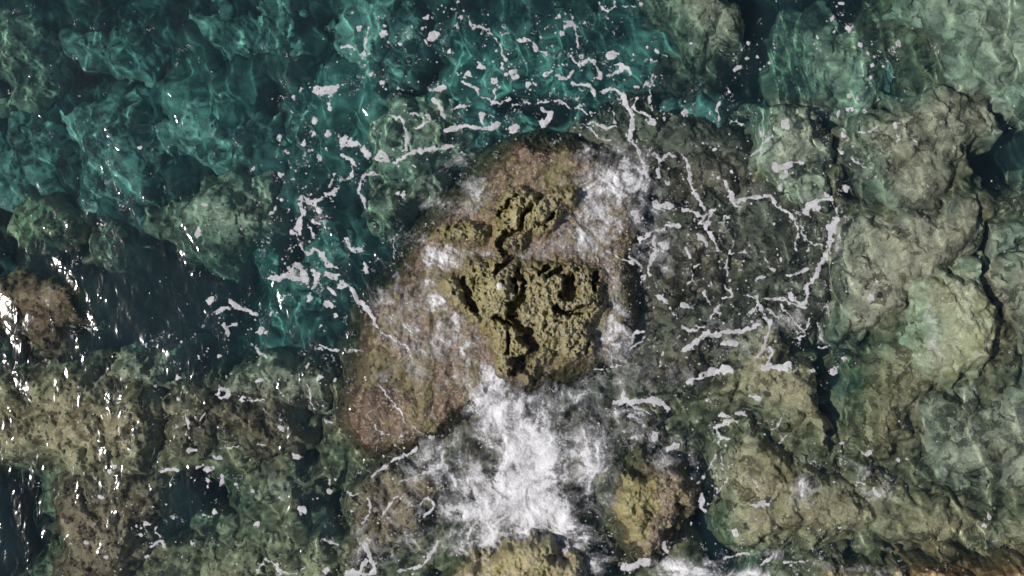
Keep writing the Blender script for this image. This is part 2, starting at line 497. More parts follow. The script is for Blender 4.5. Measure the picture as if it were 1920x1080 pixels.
ROCKS = []
RELIEF = []                                     # (x axis, y axis, heights) of everything standing on the bed
BOULDERS = [
    # right side
    ([(1410,215),(1450,193),(1510,200),(1555,240),(1577,290),(1562,340),(1520,378),(1460,372),(1425,330),(1403,270)], -.55, 'pale', 'round green-tinted boulder with a ragged foam patch, right of the open teal channel'),
    ([(1452,75),(1490,30),(1560,18),(1630,45),(1655,110),(1645,180),(1575,212),(1500,205),(1455,150)], -1.35, 'pale', 'smooth teal-green sunken boulder above the round foam-topped boulder'),
    ([(1670,-40),(1990,-40),(1990,190),(1905,215),(1840,205),(1790,185),(1748,120),(1705,55)], -.9, 'pale', 'large pale green sunken slab filling the top right corner'),
    ([(1640,195),(1720,160),(1800,168),(1858,205),(1868,250),(1815,300),(1790,345),(1760,395),(1690,400),(1630,370),(1608,300),(1612,230)], -.6, 'grey', 'mottled grey-green boulder left of the dark hollow on the right edge'),
    ([(1585,410),(1660,385),(1760,372),(1832,362),(1858,420),(1840,475),(1780,510),(1715,545),(1680,595),(1630,640),(1580,635),(1562,560),(1570,470)], -.5, 'grey', 'wide grey-olive boulder whose left flank is lined by a streak of white foam'),
    ([(1738,512),(1800,500),(1840,503),(1868,560),(1897,610),(1892,665),(1850,712),(1790,698),(1742,690),(1722,640),(1715,575)], -.22, 'yellow', 'bright yellow-green boulder just under the surface near the right edge'),
    ([(1865,400),(1920,365),(1990,350),(1990,480),(1920,490),(1865,470)], -.8, 'green', 'green sunken boulder on the right edge, below the dark hollow'),
    ([(1862,500),(1910,478),(1990,470),(1990,650),(1925,640),(1890,590)], -.4, 'grey', 'brown-grey boulder on the right edge, beside the bright yellow-green one'),
    ([(1590,690),(1650,655),(1720,655),(1775,692),(1740,760),(1720,830),(1650,880),(1602,850),(1582,780)], -.5, 'olive', 'olive boulder right of the long black cleft'),
    ([(1722,760),(1770,722),(1860,735),(1990,700),(1990,900),(1890,930),(1800,925),(1745,885),(1718,820)], -.6, 'green', 'broad green boulder with pale wavy bands below the bright yellow-green one'),
    ([(1290,745),(1350,690),(1400,612),(1450,598),(1500,655),(1540,740),(1572,835),(1556,855),(1500,825),(1440,790),(1370,770)], -.34, 'olive', 'slanting olive slab between the foam web and the long black cleft', ),
    ([(1352,835),(1400,802),(1470,835),(1540,880),(1600,905),(1640,960),(1620,1010),(1540,1032),(1430,1030),(1362,1012),(1340,930)], -.38, 'olive', 'flat brown-olive slab near the bottom, right of the yellow-topped rock'),
    ([(1612,905),(1700,890),(1790,935),(1860,960),(1990,930),(1990,1045),(1840,1040),(1720,1030),(1645,1000)], -.5, 'olive', 'low olive slab in the bottom right corner above the emerging ledge'),
    ([(1475,905),(1505,888),(1540,900),(1552,925),(1520,945),(1480,938)], -.04, 'grey', 'small grey stone capped by a white splash', 'stone'),
    ([(1600,895),(1625,880),(1655,890),(1660,915),(1630,925),(1604,915)], -.14, 'grey', 'small pale stone right of the splash-capped stone', 'stone'),
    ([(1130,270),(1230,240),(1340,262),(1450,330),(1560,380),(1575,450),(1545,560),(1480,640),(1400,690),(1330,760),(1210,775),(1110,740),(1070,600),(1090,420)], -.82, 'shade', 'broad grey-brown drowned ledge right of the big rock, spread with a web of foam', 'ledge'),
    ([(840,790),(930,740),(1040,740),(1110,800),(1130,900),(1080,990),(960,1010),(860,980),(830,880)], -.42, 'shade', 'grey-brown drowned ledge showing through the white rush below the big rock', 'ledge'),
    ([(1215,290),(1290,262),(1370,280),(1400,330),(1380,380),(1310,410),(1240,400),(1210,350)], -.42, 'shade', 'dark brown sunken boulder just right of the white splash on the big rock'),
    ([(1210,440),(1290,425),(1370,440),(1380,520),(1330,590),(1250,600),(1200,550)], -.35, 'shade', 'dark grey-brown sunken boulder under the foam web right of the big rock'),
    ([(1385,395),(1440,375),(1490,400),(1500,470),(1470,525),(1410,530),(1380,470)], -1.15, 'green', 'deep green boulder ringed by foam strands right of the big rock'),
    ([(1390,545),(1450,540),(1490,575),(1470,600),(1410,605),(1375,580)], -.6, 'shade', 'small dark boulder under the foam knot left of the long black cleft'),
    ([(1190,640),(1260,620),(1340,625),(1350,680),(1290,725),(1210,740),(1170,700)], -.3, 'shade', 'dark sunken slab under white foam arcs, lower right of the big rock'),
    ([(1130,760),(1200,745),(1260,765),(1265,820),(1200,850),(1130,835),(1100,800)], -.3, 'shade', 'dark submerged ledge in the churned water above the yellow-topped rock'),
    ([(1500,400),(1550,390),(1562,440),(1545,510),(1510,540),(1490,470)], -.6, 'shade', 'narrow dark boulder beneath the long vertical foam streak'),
    ([(1228,-40),(1345,-40),(1400,40),(1372,90),(1310,80),(1262,45)], -.7, 'green', 'mossy green-brown boulder at the top edge, right of centre'),
    ([(1235,75),(1310,95),(1345,140),(1330,190),(1265,200),(1220,140)], -1.5, 'dark', 'brownish sunken boulder below the mossy one at the top edge'),
    ([(1655,60),(1690,50),(1720,100),(1740,160),(1700,185),(1660,150)], -1.4, 'teal', 'narrow blue-green boulder between the teal-green one and the top right slab'),
    # left side
    ([(-40,540),(30,495),(100,500),(142,540),(152,600),(122,650),(60,662),(0,645),(-60,610)], -.06, 'brown', 'brown crusted rock breaking the surface at the left edge'),
    ([(290,400),(330,352),(420,330),(500,368),(505,430),(440,472),(360,482),(300,450)], -1.1, 'green', 'green mossy boulder below the cluster of sun glints, left of the foam'),
    ([(150,195),(230,178),(272,240),(282,335),(250,398),(180,390),(140,330),(130,250)], -1.7, 'teal', 'tall grey-teal boulder in the upper left with glints down its middle'),
    ([(300,205),(380,178),(480,188),(503,240),(480,280),(420,305),(340,300),(300,260)], -1.65, 'teal', 'wide grey-green boulder right of the narrow dark cleft, upper left'),
    ([(15,410),(70,378),(118,400),(110,460),(60,492),(15,465)], -.9, 'olive', 'olive sunken boulder above the brown crusted rock at the left edge'),
    ([(150,450),(190,420),(240,430),(242,480),(190,500),(155,490)], -1.05, 'green', 'small green boulder above the wide dark pool'),
    ([(-40,705),(60,690),(150,698),(255,728),(300,785),(290,850),(225,885),(130,905),(40,880),(-60,850)], -.32, 'olive', 'olive turf-covered slab at the left edge below the brown crusted rock'),
    ([(100,915),(180,885),(268,885),(292,950),(270,1040),(200,1120),(110,1120),(82,1000)], -.3, 'brown', 'knobbly brown-olive boulder at the bottom, right of the glittering dark corner'),
    ([(285,762),(340,722),(450,732),(545,765),(585,820),(520,858),(430,866),(350,858),(292,822)], -.35, 'brown', 'brown turf-covered slab above the deep green-black hole'),
    ([(420,885),(480,862),(580,870),(618,905),(585,950),(520,992),(460,975),(432,930)], -.85, 'green', 'dull green boulder right of the deep green-black hole'),
    ([(372,1020),(440,985),(560,995),(640,1005),(680,1060),(620,1140),(380,1140)], -.7, 'olive', 'grey-green slab at the bottom edge, left of the small white foam loop'),
    ([(255,1040),(310,1015),(360,1040),(350,1120),(260,1120)], -.8, 'dark', 'dark stone at the bottom edge between the knobbly boulder and the grey-green slab'),
    ([(400,705),(480,680),(560,690),(605,735),(565,775),(470,762),(410,745)], -.5, 'grey', 'grey-green slab below the scattered foam specks, left of the big rock'),
    ([(655,905),(720,872),(830,862),(862,930),(790,1000),(720,1040),(660,1090),(640,1000)], -.26, 'brown', 'brown foam-streaked ledge below the left flank of the big rock'),
    ([(150,690),(200,660),(280,670),(330,700),(300,735),(210,725)], -.5, 'grey', 'grey stone covered in dense sun glints below the wide dark pool'),
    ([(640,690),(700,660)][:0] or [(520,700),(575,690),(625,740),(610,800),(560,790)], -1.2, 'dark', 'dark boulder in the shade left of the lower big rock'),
    # deep, far below the surface
    ([(640,40),(700,-10),(765,5),(792,80),(765,150),(700,182),(650,120)], -1.55, 'teal', 'sunken green-teal boulder at the top edge, left of the dark diagonal cleft'),
    ([(540,190),(600,170),(650,210),(640,280),(570,300),(530,250)], -1.9, 'teal', 'dim teal boulder under the first foam flecks, upper left of the big rock'),
    ([(330,20),(420,-30),(540,-20),(570,60),(520,130),(420,140),(350,100)], -1.9, 'teal', 'dim teal boulder at the top edge, left part'),
    ([(110,60),(180,30),(270,40),(290,100),(230,130),(140,120)], -1.85, 'teal', 'small teal boulder above the tall grey-teal one'),
    ([(-50,60),(40,30),(90,100),(60,180),(-50,200)], -1.7, 'green', 'green sunken boulder on the upper left edge'),
    ([(-50,230),(50,210),(110,270),(100,350),(20,365),(-50,340)], -1.8, 'teal', 'grey-teal boulder on the left edge above the olive one'),
    ([(700,235),(760,182),(850,172),(890,220),(850,290),(770,345),(705,330)], -1.1, 'pale', 'pale green boulder under the curved foam, upper left of the big rock'),
    ([(700,345),(760,325),(820,320),(800,380),(750,430),(700,420)], -.95, 'green', 'green boulder tucked against the upper left flank of the big rock'),
    ([(560,470),(640,450),(690,500),(650,570),(600,640),(540,650),(510,560)], -1.9, 'teal', 'deep teal boulder under the white foam cluster left of the big rock'),
    ([(840,40),(930,10),(1000,60),(980,130),(890,150),(835,110)], -1.9, 'teal', 'teal boulder at the top edge, right of the dark diagonal cleft'),
    ([(1030,60),(1130,20),(1220,70),(1200,150),(1100,170),(1030,130)], -2.0, 'teal', 'deep teal boulder at the top edge under scattered foam flecks'),
    ([(1330,185),(1395,195),(1400,245),(1330,260),(1250,250),(1260,205)], -1.7, 'teal', 'blue-teal boulder in the channel left of the round foam-topped boulder'),
]
for b in BOULDERS:
    boulder(*b)

# ------------------------------------------------------------------ the big pitted rock and its emergent neighbours
def pxs(t, pts):
    o = {0: (0, 0), 1: (640, 0), 2: (1280, 0), 3: (0, 360), 4: (640, 360), 5: (1280, 360), 6: (0, 720), 7: (640, 720), 8: (1280, 720)}[t]
    return [(o[0] + a / 3.0, o[1] + b / 3.0) for a, b in pts]


SKIRT = [(985,234),(1070,240),(1150,262),(1200,300),(1222,360),(1230,420),(1215,500),(1220,600),(1190,680),(1120,722),(1050,745),(960,765),(890,805),(820,852),(740,884),(672,872),(622,825),(608,760),(630,690),(645,610),(670,545),(720,500),(750,440),(790,390),(850,330),(900,280),(940,250)]
EMERGE = [
    pxs(4, [(830,130),(920,40),(960,0),(1080,20),(1180,10),(1290,0),(1310,40),(1250,120),(1200,190),(1120,230),(1060,240),(1000,320),(930,350),(880,330),(860,250),(890,180)]),
    pxs(4, [(530,240),(600,200),(720,190),(800,200),(820,240),(700,290),(580,270)]),
    pxs(4, [(700,420),(800,400),(900,380),(1040,420),(1120,400),(1300,420),(1420,450),(1450,540),(1490,650),(1420,690),(1400,760),(1420,860),(1360,920),(1280,940),(1200,900),(1120,960),(1060,1080),(1000,1000),(890,1020),(870,900),(830,800),(730,710),(700,600),(680,500)]),
    pxs(4, [(570,500),(650,475),(690,560),(720,650),(720,700),(650,640),(600,580)]),
]
CREVICE = [(16, pxs(4, [(890,300),(930,250),(1000,215)])), (9, pxs(4, [(900,120),(950,60),(980,20)])), (9, pxs(4, [(1010,170),(1060,90)])), (9, pxs(4, [(1130,180),(1200,120)])),
           (15, pxs(4, [(880,440),(930,400),(960,370),(900,330)])), (9, pxs(4, [(990,560),(970,500),(1000,450),(1025,500),(1020,590)])),
           (17, pxs(4, [(1030,600),(950,640),(960,700),(1000,750),(1050,800)])), (26, pxs(4, [(1050,810),(1080,870),(1040,940),(990,990)])),
           (26, pxs(4, [(1300,500),(1290,570)])), (14, pxs(4, [(1240,590),(1280,560)])), (13, pxs(4, [(1200,670),(1280,680),(1390,640)])), (12, pxs(4, [(1420,460),(1420,540)])),
           (15, pxs(4, [(680,500),(720,600),(750,670)])), (9, pxs(4, [(870,690),(940,730),(980,760)])), (9, pxs(4, [(1110,460),(1160,420)])), (8, pxs(4, [(930,800),(940,900)])), (10, pxs(4, [(1230,430),(1170,470)]))]


def to_m(poly):
    p = np.asarray(poly, float)
    return np.stack([X(p[:, 0]), Y(p[:, 1])], 1)


def main_h(x, y):
    wx = x + 0.10 * fbm(x * 2, y * 2, 201, 4) + .06 * fbm(x * 8, y * 8, 205, 4, .6)
    wy = y + 0.12 * fbm(x * 2 + 7, y * 2, 203, 4) + .075 * fbm(x * 8 + 5, y * 8, 206, 4, .6)
    d = sdf(to_m(smooth_poly(SKIRT, 5)), wx, wy) + .07
    e = np.full(x.shape, -9.0)
    for P in EMERGE:
        e = np.maximum(e, sdf(to_m(smooth_poly(P, 3)), wx, wy))
    t = np.clip((d + .1) / 0.72, 0, 1)
    prof = (1 - (1 - t) ** 2.6) ** .8
    top = -0.19 + 0.23 * sstep(d, 0.0, 0.55) + 0.09 * fbm(x * 1.7, y * 1.7, 211, 4) + 0.075 * fbm(x * 6, y * 6, 215, 5, .6) + .05 * (np.abs(perlin(x * 3.4, y * 3.4, 218)) - .25)
    em = sstep(e, -0.14, 0.10)
    f1, f2 = worley(x * 6.5 + .8 * fbm(x * 5, y * 5, 221, 3), y * 6.5 + .8 * fbm(x * 5 + 3, y * 5, 222, 3), 223)
    g1, g2 = worley(x * 15 + .8 * fbm(x * 9, y * 9, 224, 3), y * 15 + .8 * fbm(x * 9 + 3, y * 9, 225, 3), 226)
    karst = 0.27 * fbm(x * 2.6, y * 2.6, 227, 5, .62) - .11 * sstep(f1, .42, .12) * sstep(fbm(x * 2.3, y * 2.3, 228, 2), -.25, .2) \
        - .06 * sstep(g1, .42, .1) * sstep(fbm(x * 5, y * 5, 234, 2), -.2, .25) + .06 * fbm(x * 14, y * 14, 229, 4, .65) + .035 * fbm(x * 38, y * 38, 236, 2)
    top = top + em * (0.30 + 0.12 * sstep(e, 0, .5) + karst)
    cut = np.zeros(x.shape)
    cx = x + .10 * fbm(x * 5, y * 5, 231, 4, .6); cy = y + .10 * fbm(x * 5 + 4, y * 5, 233, 4, .6)
    cw = 1 + 1.0 * fbm(x * 4.5, y * 4.5, 238, 3)
    for wd, pts in CREVICE:
        dd = seg_dist(to_m(pts), cx, cy) * PXM / np.clip(cw, .3, 2)
        cut = np.maximum(cut, sstep(dd, wd * .62, wd * .28) * min(.42, .14 + wd * .013))
    top = top - cut * sstep(e, -.2, .05)
    z = -3.1 + (top + 3.1) * prof
    return z, d, e, em, cut


st = 1.5 / PXM
mx = np.arange(X(560), X(1290), st); my = np.arange(Y(930), Y(190), st)[::-1]
MX, MY = np.meshgrid(mx, my)
MZ, MD, ME, MEM, MCUT = main_h(MX, MY)
dry = MEM * sstep(MZ + 0.05 * fbm(MX * 5, MY * 5, 241, 3), -0.07, 0.06)
palem = np.exp(-(((MX - X(1050)) / .45) ** 2 + ((MY - Y(615)) / .22) ** 2)) + .6 * np.exp(-(((MX - X(905)) / .25) ** 2 + ((MY - Y(545)) / .3) ** 2))
palem = np.clip(palem * (0.8 + fbm(MX * 4, MY * 4, 245, 3)), 0, 1) * .8
palem = np.maximum(palem, .55 * sstep(MZ + .10 * fbm(MX * 6, MY * 6, 247, 3), .16, .42) * dry)
V = np.stack([MX, MY, MZ], -1).reshape(-1, 3)
Q = grid_quads(*MX.shape)
V, Q, A = compact(V, Q, (MD.ravel()[Q] > -.14).any(1), {'dry': dry, 'pale': palem})
big = mesh_np('sea_rock', V, Q, ROCK, A, origin=(0, 0, -3.1))
big.cycles.is_caustics_receiver = True
RELIEF.append((mx, my, np.where(MD > -.14, MZ, -9)))
tag(big, 'big half-drowned rock in the middle with a pitted olive top and brown flanks', 'rock')


def emergent(name, poly, zt, label, dry_c, dry_r, seed, edge=.5, rough=.11, pale=0.0, bbox=.35, k_dry=1.0, cat='rock'):
    pp = to_m(poly)
    xs = np.arange(pp[:, 0].min() - bbox, pp[:, 0].max() + bbox, .0145); ys = np.arange(pp[:, 1].min() - bbox, pp[:, 1].max() + bbox, .0145)[::-1]
    xx, yy = np.meshgrid(xs, ys)
    z, d = rock_height(poly, zt, xx, yy, seed, edge, rough, p=2.0)
    g1, g2 = worley(xx * 11, yy * 11, seed + 5)
    z = z + .03 * (g2 - g1) * sstep(d, 0, .2) + .05 * fbm(xx * 6, yy * 6, seed + 9, 4) * sstep(d, 0, .2)
    dr = np.clip(1.25 - np.hypot((xx - X(dry_c[0])) / (dry_r[0] / PXM), (yy - Y(dry_c[1])) / (dry_r[1] / PXM)) + .5 * fbm(xx * 4, yy * 4, seed + 19, 3), 0, 1)
    dr = sstep(dr, .15, .5) * k_dry
    V = np.stack([xx, yy, z], -1).reshape(-1, 3); Q = grid_quads(*xx.shape)
    V, Q, A = compact(V, Q, (d.ravel()[Q] > -.14).any(1), {'dry': dr, 'pale': np.clip(pale * (.7 + fbm(xx * 3, yy * 3, seed + 29, 3)), 0, 1)})
    c = V.mean(0); c[2] = V[:, 2].min()
    o = mesh_np(name, V, Q, ROCK, A, origin=c)
    o.cycles.is_caustics_receiver = True
    RELIEF.append((xs, ys, np.where(d > -.14, z, -9)))
    tag(o, label, cat)
    return (poly, zt, seed, edge, rough)


EM = [
    emergent('sea_rock', [(1124,905),(1148,866),(1200,848),(1255,862),(1300,885),(1325,925),(1312,985),(1270,1040),(1205,1062),(1152,1045),(1130,985)], .30,
             'smaller rock with yellow algae on its left side, at the bottom right of centre', (1168, 930), (66, 105), 5003, .5, pale=.3),
    emergent('sea_rock', [(800,1130),(850,1062),(925,1015),(985,988),(1042,1010),(1085,1045),(1115,1100),(1120,1230),(800,1230)], .45,
             'pale beige rock rising from the white water at the bottom edge', (970, 1080), (190, 110), 5103, .4, .10, .75),
    emergent('rock_ledge', [(1510,1075),(1560,1052),(1640,1048),(1700,1052),(1730,1075),(1720,1200),(1510,1200)], .10,
             'pale pebbly ledge emerging along the bottom edge, right of centre', (1620, 1100), (110, 60), 5203, .3, .14, .9, cat='ledge'),
]
boulder([(1705,1060),(1760,1040),(1850,1048),(1990,1055),(1990,1200),(1700,1200)], .10, 'red', 'reddish-brown ledge at the bottom right corner beside the pale pebbly one', 'ledge', .6, .11, name='rock_ledge')

# ------------------------------------------------------------------ the sea: one closed body of water
wxs = axis(-9.6, 9.6, 0.0225, 44); wys = axis(-5.8, 5.8, 0.0225, 44)[::-1]
WXg, WYg = np.meshgrid(wxs, wys)
WZ = sea(WXg, WYg)
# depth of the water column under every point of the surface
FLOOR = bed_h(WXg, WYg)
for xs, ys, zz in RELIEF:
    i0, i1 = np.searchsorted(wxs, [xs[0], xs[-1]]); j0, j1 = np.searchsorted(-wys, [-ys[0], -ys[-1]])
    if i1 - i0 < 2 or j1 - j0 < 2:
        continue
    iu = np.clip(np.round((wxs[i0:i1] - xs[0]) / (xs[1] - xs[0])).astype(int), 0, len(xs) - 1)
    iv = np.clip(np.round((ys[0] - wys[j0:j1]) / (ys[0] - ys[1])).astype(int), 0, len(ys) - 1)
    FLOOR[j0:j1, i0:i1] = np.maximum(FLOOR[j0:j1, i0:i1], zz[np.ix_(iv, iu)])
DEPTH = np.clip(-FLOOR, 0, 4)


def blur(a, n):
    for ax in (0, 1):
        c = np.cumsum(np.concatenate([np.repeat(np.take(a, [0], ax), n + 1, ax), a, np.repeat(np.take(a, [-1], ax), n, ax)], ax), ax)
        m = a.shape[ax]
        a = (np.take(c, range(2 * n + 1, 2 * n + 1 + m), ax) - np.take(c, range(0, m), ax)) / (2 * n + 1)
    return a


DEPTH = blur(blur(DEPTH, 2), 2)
ny, nx = WXg.shape
V = np.stack([WXg, WYg, WZ], -1).reshape(-1, 3)
Qs = grid_quads(ny, nx)
I = np.arange(nx * ny).reshape(ny, nx)
ring = np.concatenate([I[0, :], I[1:, -1], I[-1, -2::-1], I[-2:0:-1, 0]])
lowv = V[ring].copy(); lowv[:, 2] = -5.2
n0 = len(V); nr = len(ring)
kk = np.arange(nr); k2 = (kk + 1) % nr
side = np.stack([ring[kk], ring[k2], n0 + k2, n0 + kk], 1)
cen = np.array([[0, 0, -5.2]])
V = np.concatenate([V, lowv, cen])
bot = np.stack([n0 + kk, n0 + k2, np.full(nr, n0 + nr), np.full(nr, n0 + nr)], 1)


def water_mat():
    m, N, L, B = new_mat('clear_sea_water')
    N.remove(B)
    out = N['Material Output']
    g = N.new('ShaderNodeNewGeometry').outputs['Position']
    mp = N.new('ShaderNodeMapping'); mp.inputs['Scale'].default_value = (1.35, .8, 1); L.new(g, mp.inputs['Vector'])
    h = noise(N, L, mp.outputs[0], 4.4, 2, 0.45, 0.6)
    bp = N.new('ShaderNodeBump'); bp.inputs['Strength'].default_value = 0.5; bp.inputs['Distance'].default_value = 0.042
    L.new(h, bp.inputs['Height'])
    fr = N.new('ShaderNodeFresnel'); fr.inputs['IOR'].default_value = 1.33; L.new(bp.outputs[0], fr.inputs['Normal'])
    gl = N.new('ShaderNodeBsdfGlossy'); gl.inputs['Roughness'].default_value = 0.11; L.new(bp.outputs[0], gl.inputs['Normal'])
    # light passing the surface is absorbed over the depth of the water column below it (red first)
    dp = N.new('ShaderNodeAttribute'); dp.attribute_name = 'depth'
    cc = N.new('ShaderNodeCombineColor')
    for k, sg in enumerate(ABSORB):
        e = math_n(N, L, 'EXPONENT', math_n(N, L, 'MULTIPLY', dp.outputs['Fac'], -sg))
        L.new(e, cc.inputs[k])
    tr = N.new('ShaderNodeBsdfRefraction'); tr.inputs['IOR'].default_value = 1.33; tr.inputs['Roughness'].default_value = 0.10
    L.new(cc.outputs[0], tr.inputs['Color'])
    # underwater haze painted as a diffuse surface colour, more of it over deep water
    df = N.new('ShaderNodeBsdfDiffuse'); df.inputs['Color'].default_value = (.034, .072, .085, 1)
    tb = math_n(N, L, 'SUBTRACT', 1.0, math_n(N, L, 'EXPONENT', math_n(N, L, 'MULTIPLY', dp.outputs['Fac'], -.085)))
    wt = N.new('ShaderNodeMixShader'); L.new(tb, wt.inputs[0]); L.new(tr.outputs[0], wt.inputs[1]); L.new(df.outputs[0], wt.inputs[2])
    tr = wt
    mx = N.new('ShaderNodeMixShader'); L.new(fr.outputs[0], mx.inputs[0]); L.new(tr.outputs[0], mx.inputs[1]); L.new(gl.outputs[0], mx.inputs[2])
    L.new(mx.outputs[0], out.inputs['Surface'])
    return m


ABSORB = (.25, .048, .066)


def mesh_mixed(name, V, quads, tris, mat, attrs):
    me = bpy.data.meshes.new(name)
    V = np.asarray(V, np.float32)
    me.vertices.add(len(V)); me.vertices.foreach_set('co', V.ravel())
    li = np.concatenate([quads.ravel(), tris.ravel()]).astype(np.int32)
    ls = np.concatenate([np.arange(len(quads)) * 4, len(quads) * 4 + np.arange(len(tris)) * 3]).astype(np.int32)
    me.loops.add(len(li)); me.loops.foreach_set('vertex_index', li)
    me.polygons.add(len(ls)); me.polygons.foreach_set('loop_start', ls)
    sm = np.zeros(len(ls), bool); sm[:len(Qs)] = True
    me.polygons.foreach_set('use_smooth', sm)
    me.update(calc_edges=True)
    for an, av in attrs.items():
        me.attributes.new(an, 'FLOAT', 'POINT').data.foreach_set('value', np.asarray(av, np.float32).ravel())
    me.materials.append(mat)
    o = bpy.data.objects.new(name, me); S.collection.objects.link(o)
    return o


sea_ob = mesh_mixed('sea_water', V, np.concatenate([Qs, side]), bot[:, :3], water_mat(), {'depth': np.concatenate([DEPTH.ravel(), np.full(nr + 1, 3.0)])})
sea_ob.cycles.is_caustics_caster = True
tag(sea_ob, 'clear teal sea water with small waves and sun glints', kind='structure')

# ------------------------------------------------------------------ foam
FS = 1.4                                                    # photograph pixels per foam cell
fx = np.arange(-70, 1992, FS); fy = np.arange(-70, 1152, FS)
FXp, FYp = np.meshgrid(fx, fy)                              # pixels
FXm, FYm = X(FXp), Y(FYp)
WXp = FXp + 8.0 * fbm(FXp / 34, FYp / 34, 401, 3) + 4.2 * fbm(FXp / 9, FYp / 9, 405, 3)
WYp = FYp + 8.0 * fbm(FXp / 34 + 9, FYp / 34, 411, 3) + 4.2 * fbm(FXp / 9 + 5, FYp / 9, 415, 3)
WMOD = .92 + 1.35 * fbm(FXp / 19, FYp / 19, 421, 3)
FIELD = np.full(FXp.shape, 30.0)


def stamp(pts, wd, warp=True):
    """lower FIELD to the distance to a foam strand (pixels)"""
    p = np.asarray(pts, float)
    pad = wd + 14
    i0 = max(int((p[:, 0].min() - pad + 70) / FS), 0); i1 = min(int((p[:, 0].max() + pad + 70) / FS) + 1, len(fx))
    j0 = max(int((p[:, 1].min() - pad + 70) / FS), 0); j1 = min(int((p[:, 1].max() + pad + 70) / FS) + 1, len(fy))
    if i1 <= i0 or j1 <= j0:
        return
    if warp and len(p) > 2:                                 # a smooth bend instead of straight pieces
        e_ = np.concatenate([[2 * p[0] - p[1]], p, [2 * p[-1] - p[-2]]])
        o_ = []
        for a_, b_, c_, d_ in zip(e_[:-3], e_[1:-2], e_[2:-1], e_[3:]):
            for t in (0, .25, .5, .75):
                o_.append(.5 * (2 * b_ + (c_ - a_) * t + (2 * a_ - 5 * b_ + 4 * c_ - d_) * t * t + (3 * b_ - a_ - 3 * c_ + d_) * t ** 3))
        p = np.array(o_ + [p[-1]])
    sl_ = (slice(j0, j1), slice(i0, i1))
    xx, yy = (WXp[sl_], WYp[sl_]) if warp else (FXp[sl_], FYp[sl_])
    d = seg_dist(p if len(p) > 1 else np.concatenate([p, p + .01]), xx, yy) - wd / 2 * (WMOD[sl_] if warp else 1)
    FIELD[sl_] = np.minimum(FIELD[sl_], d)


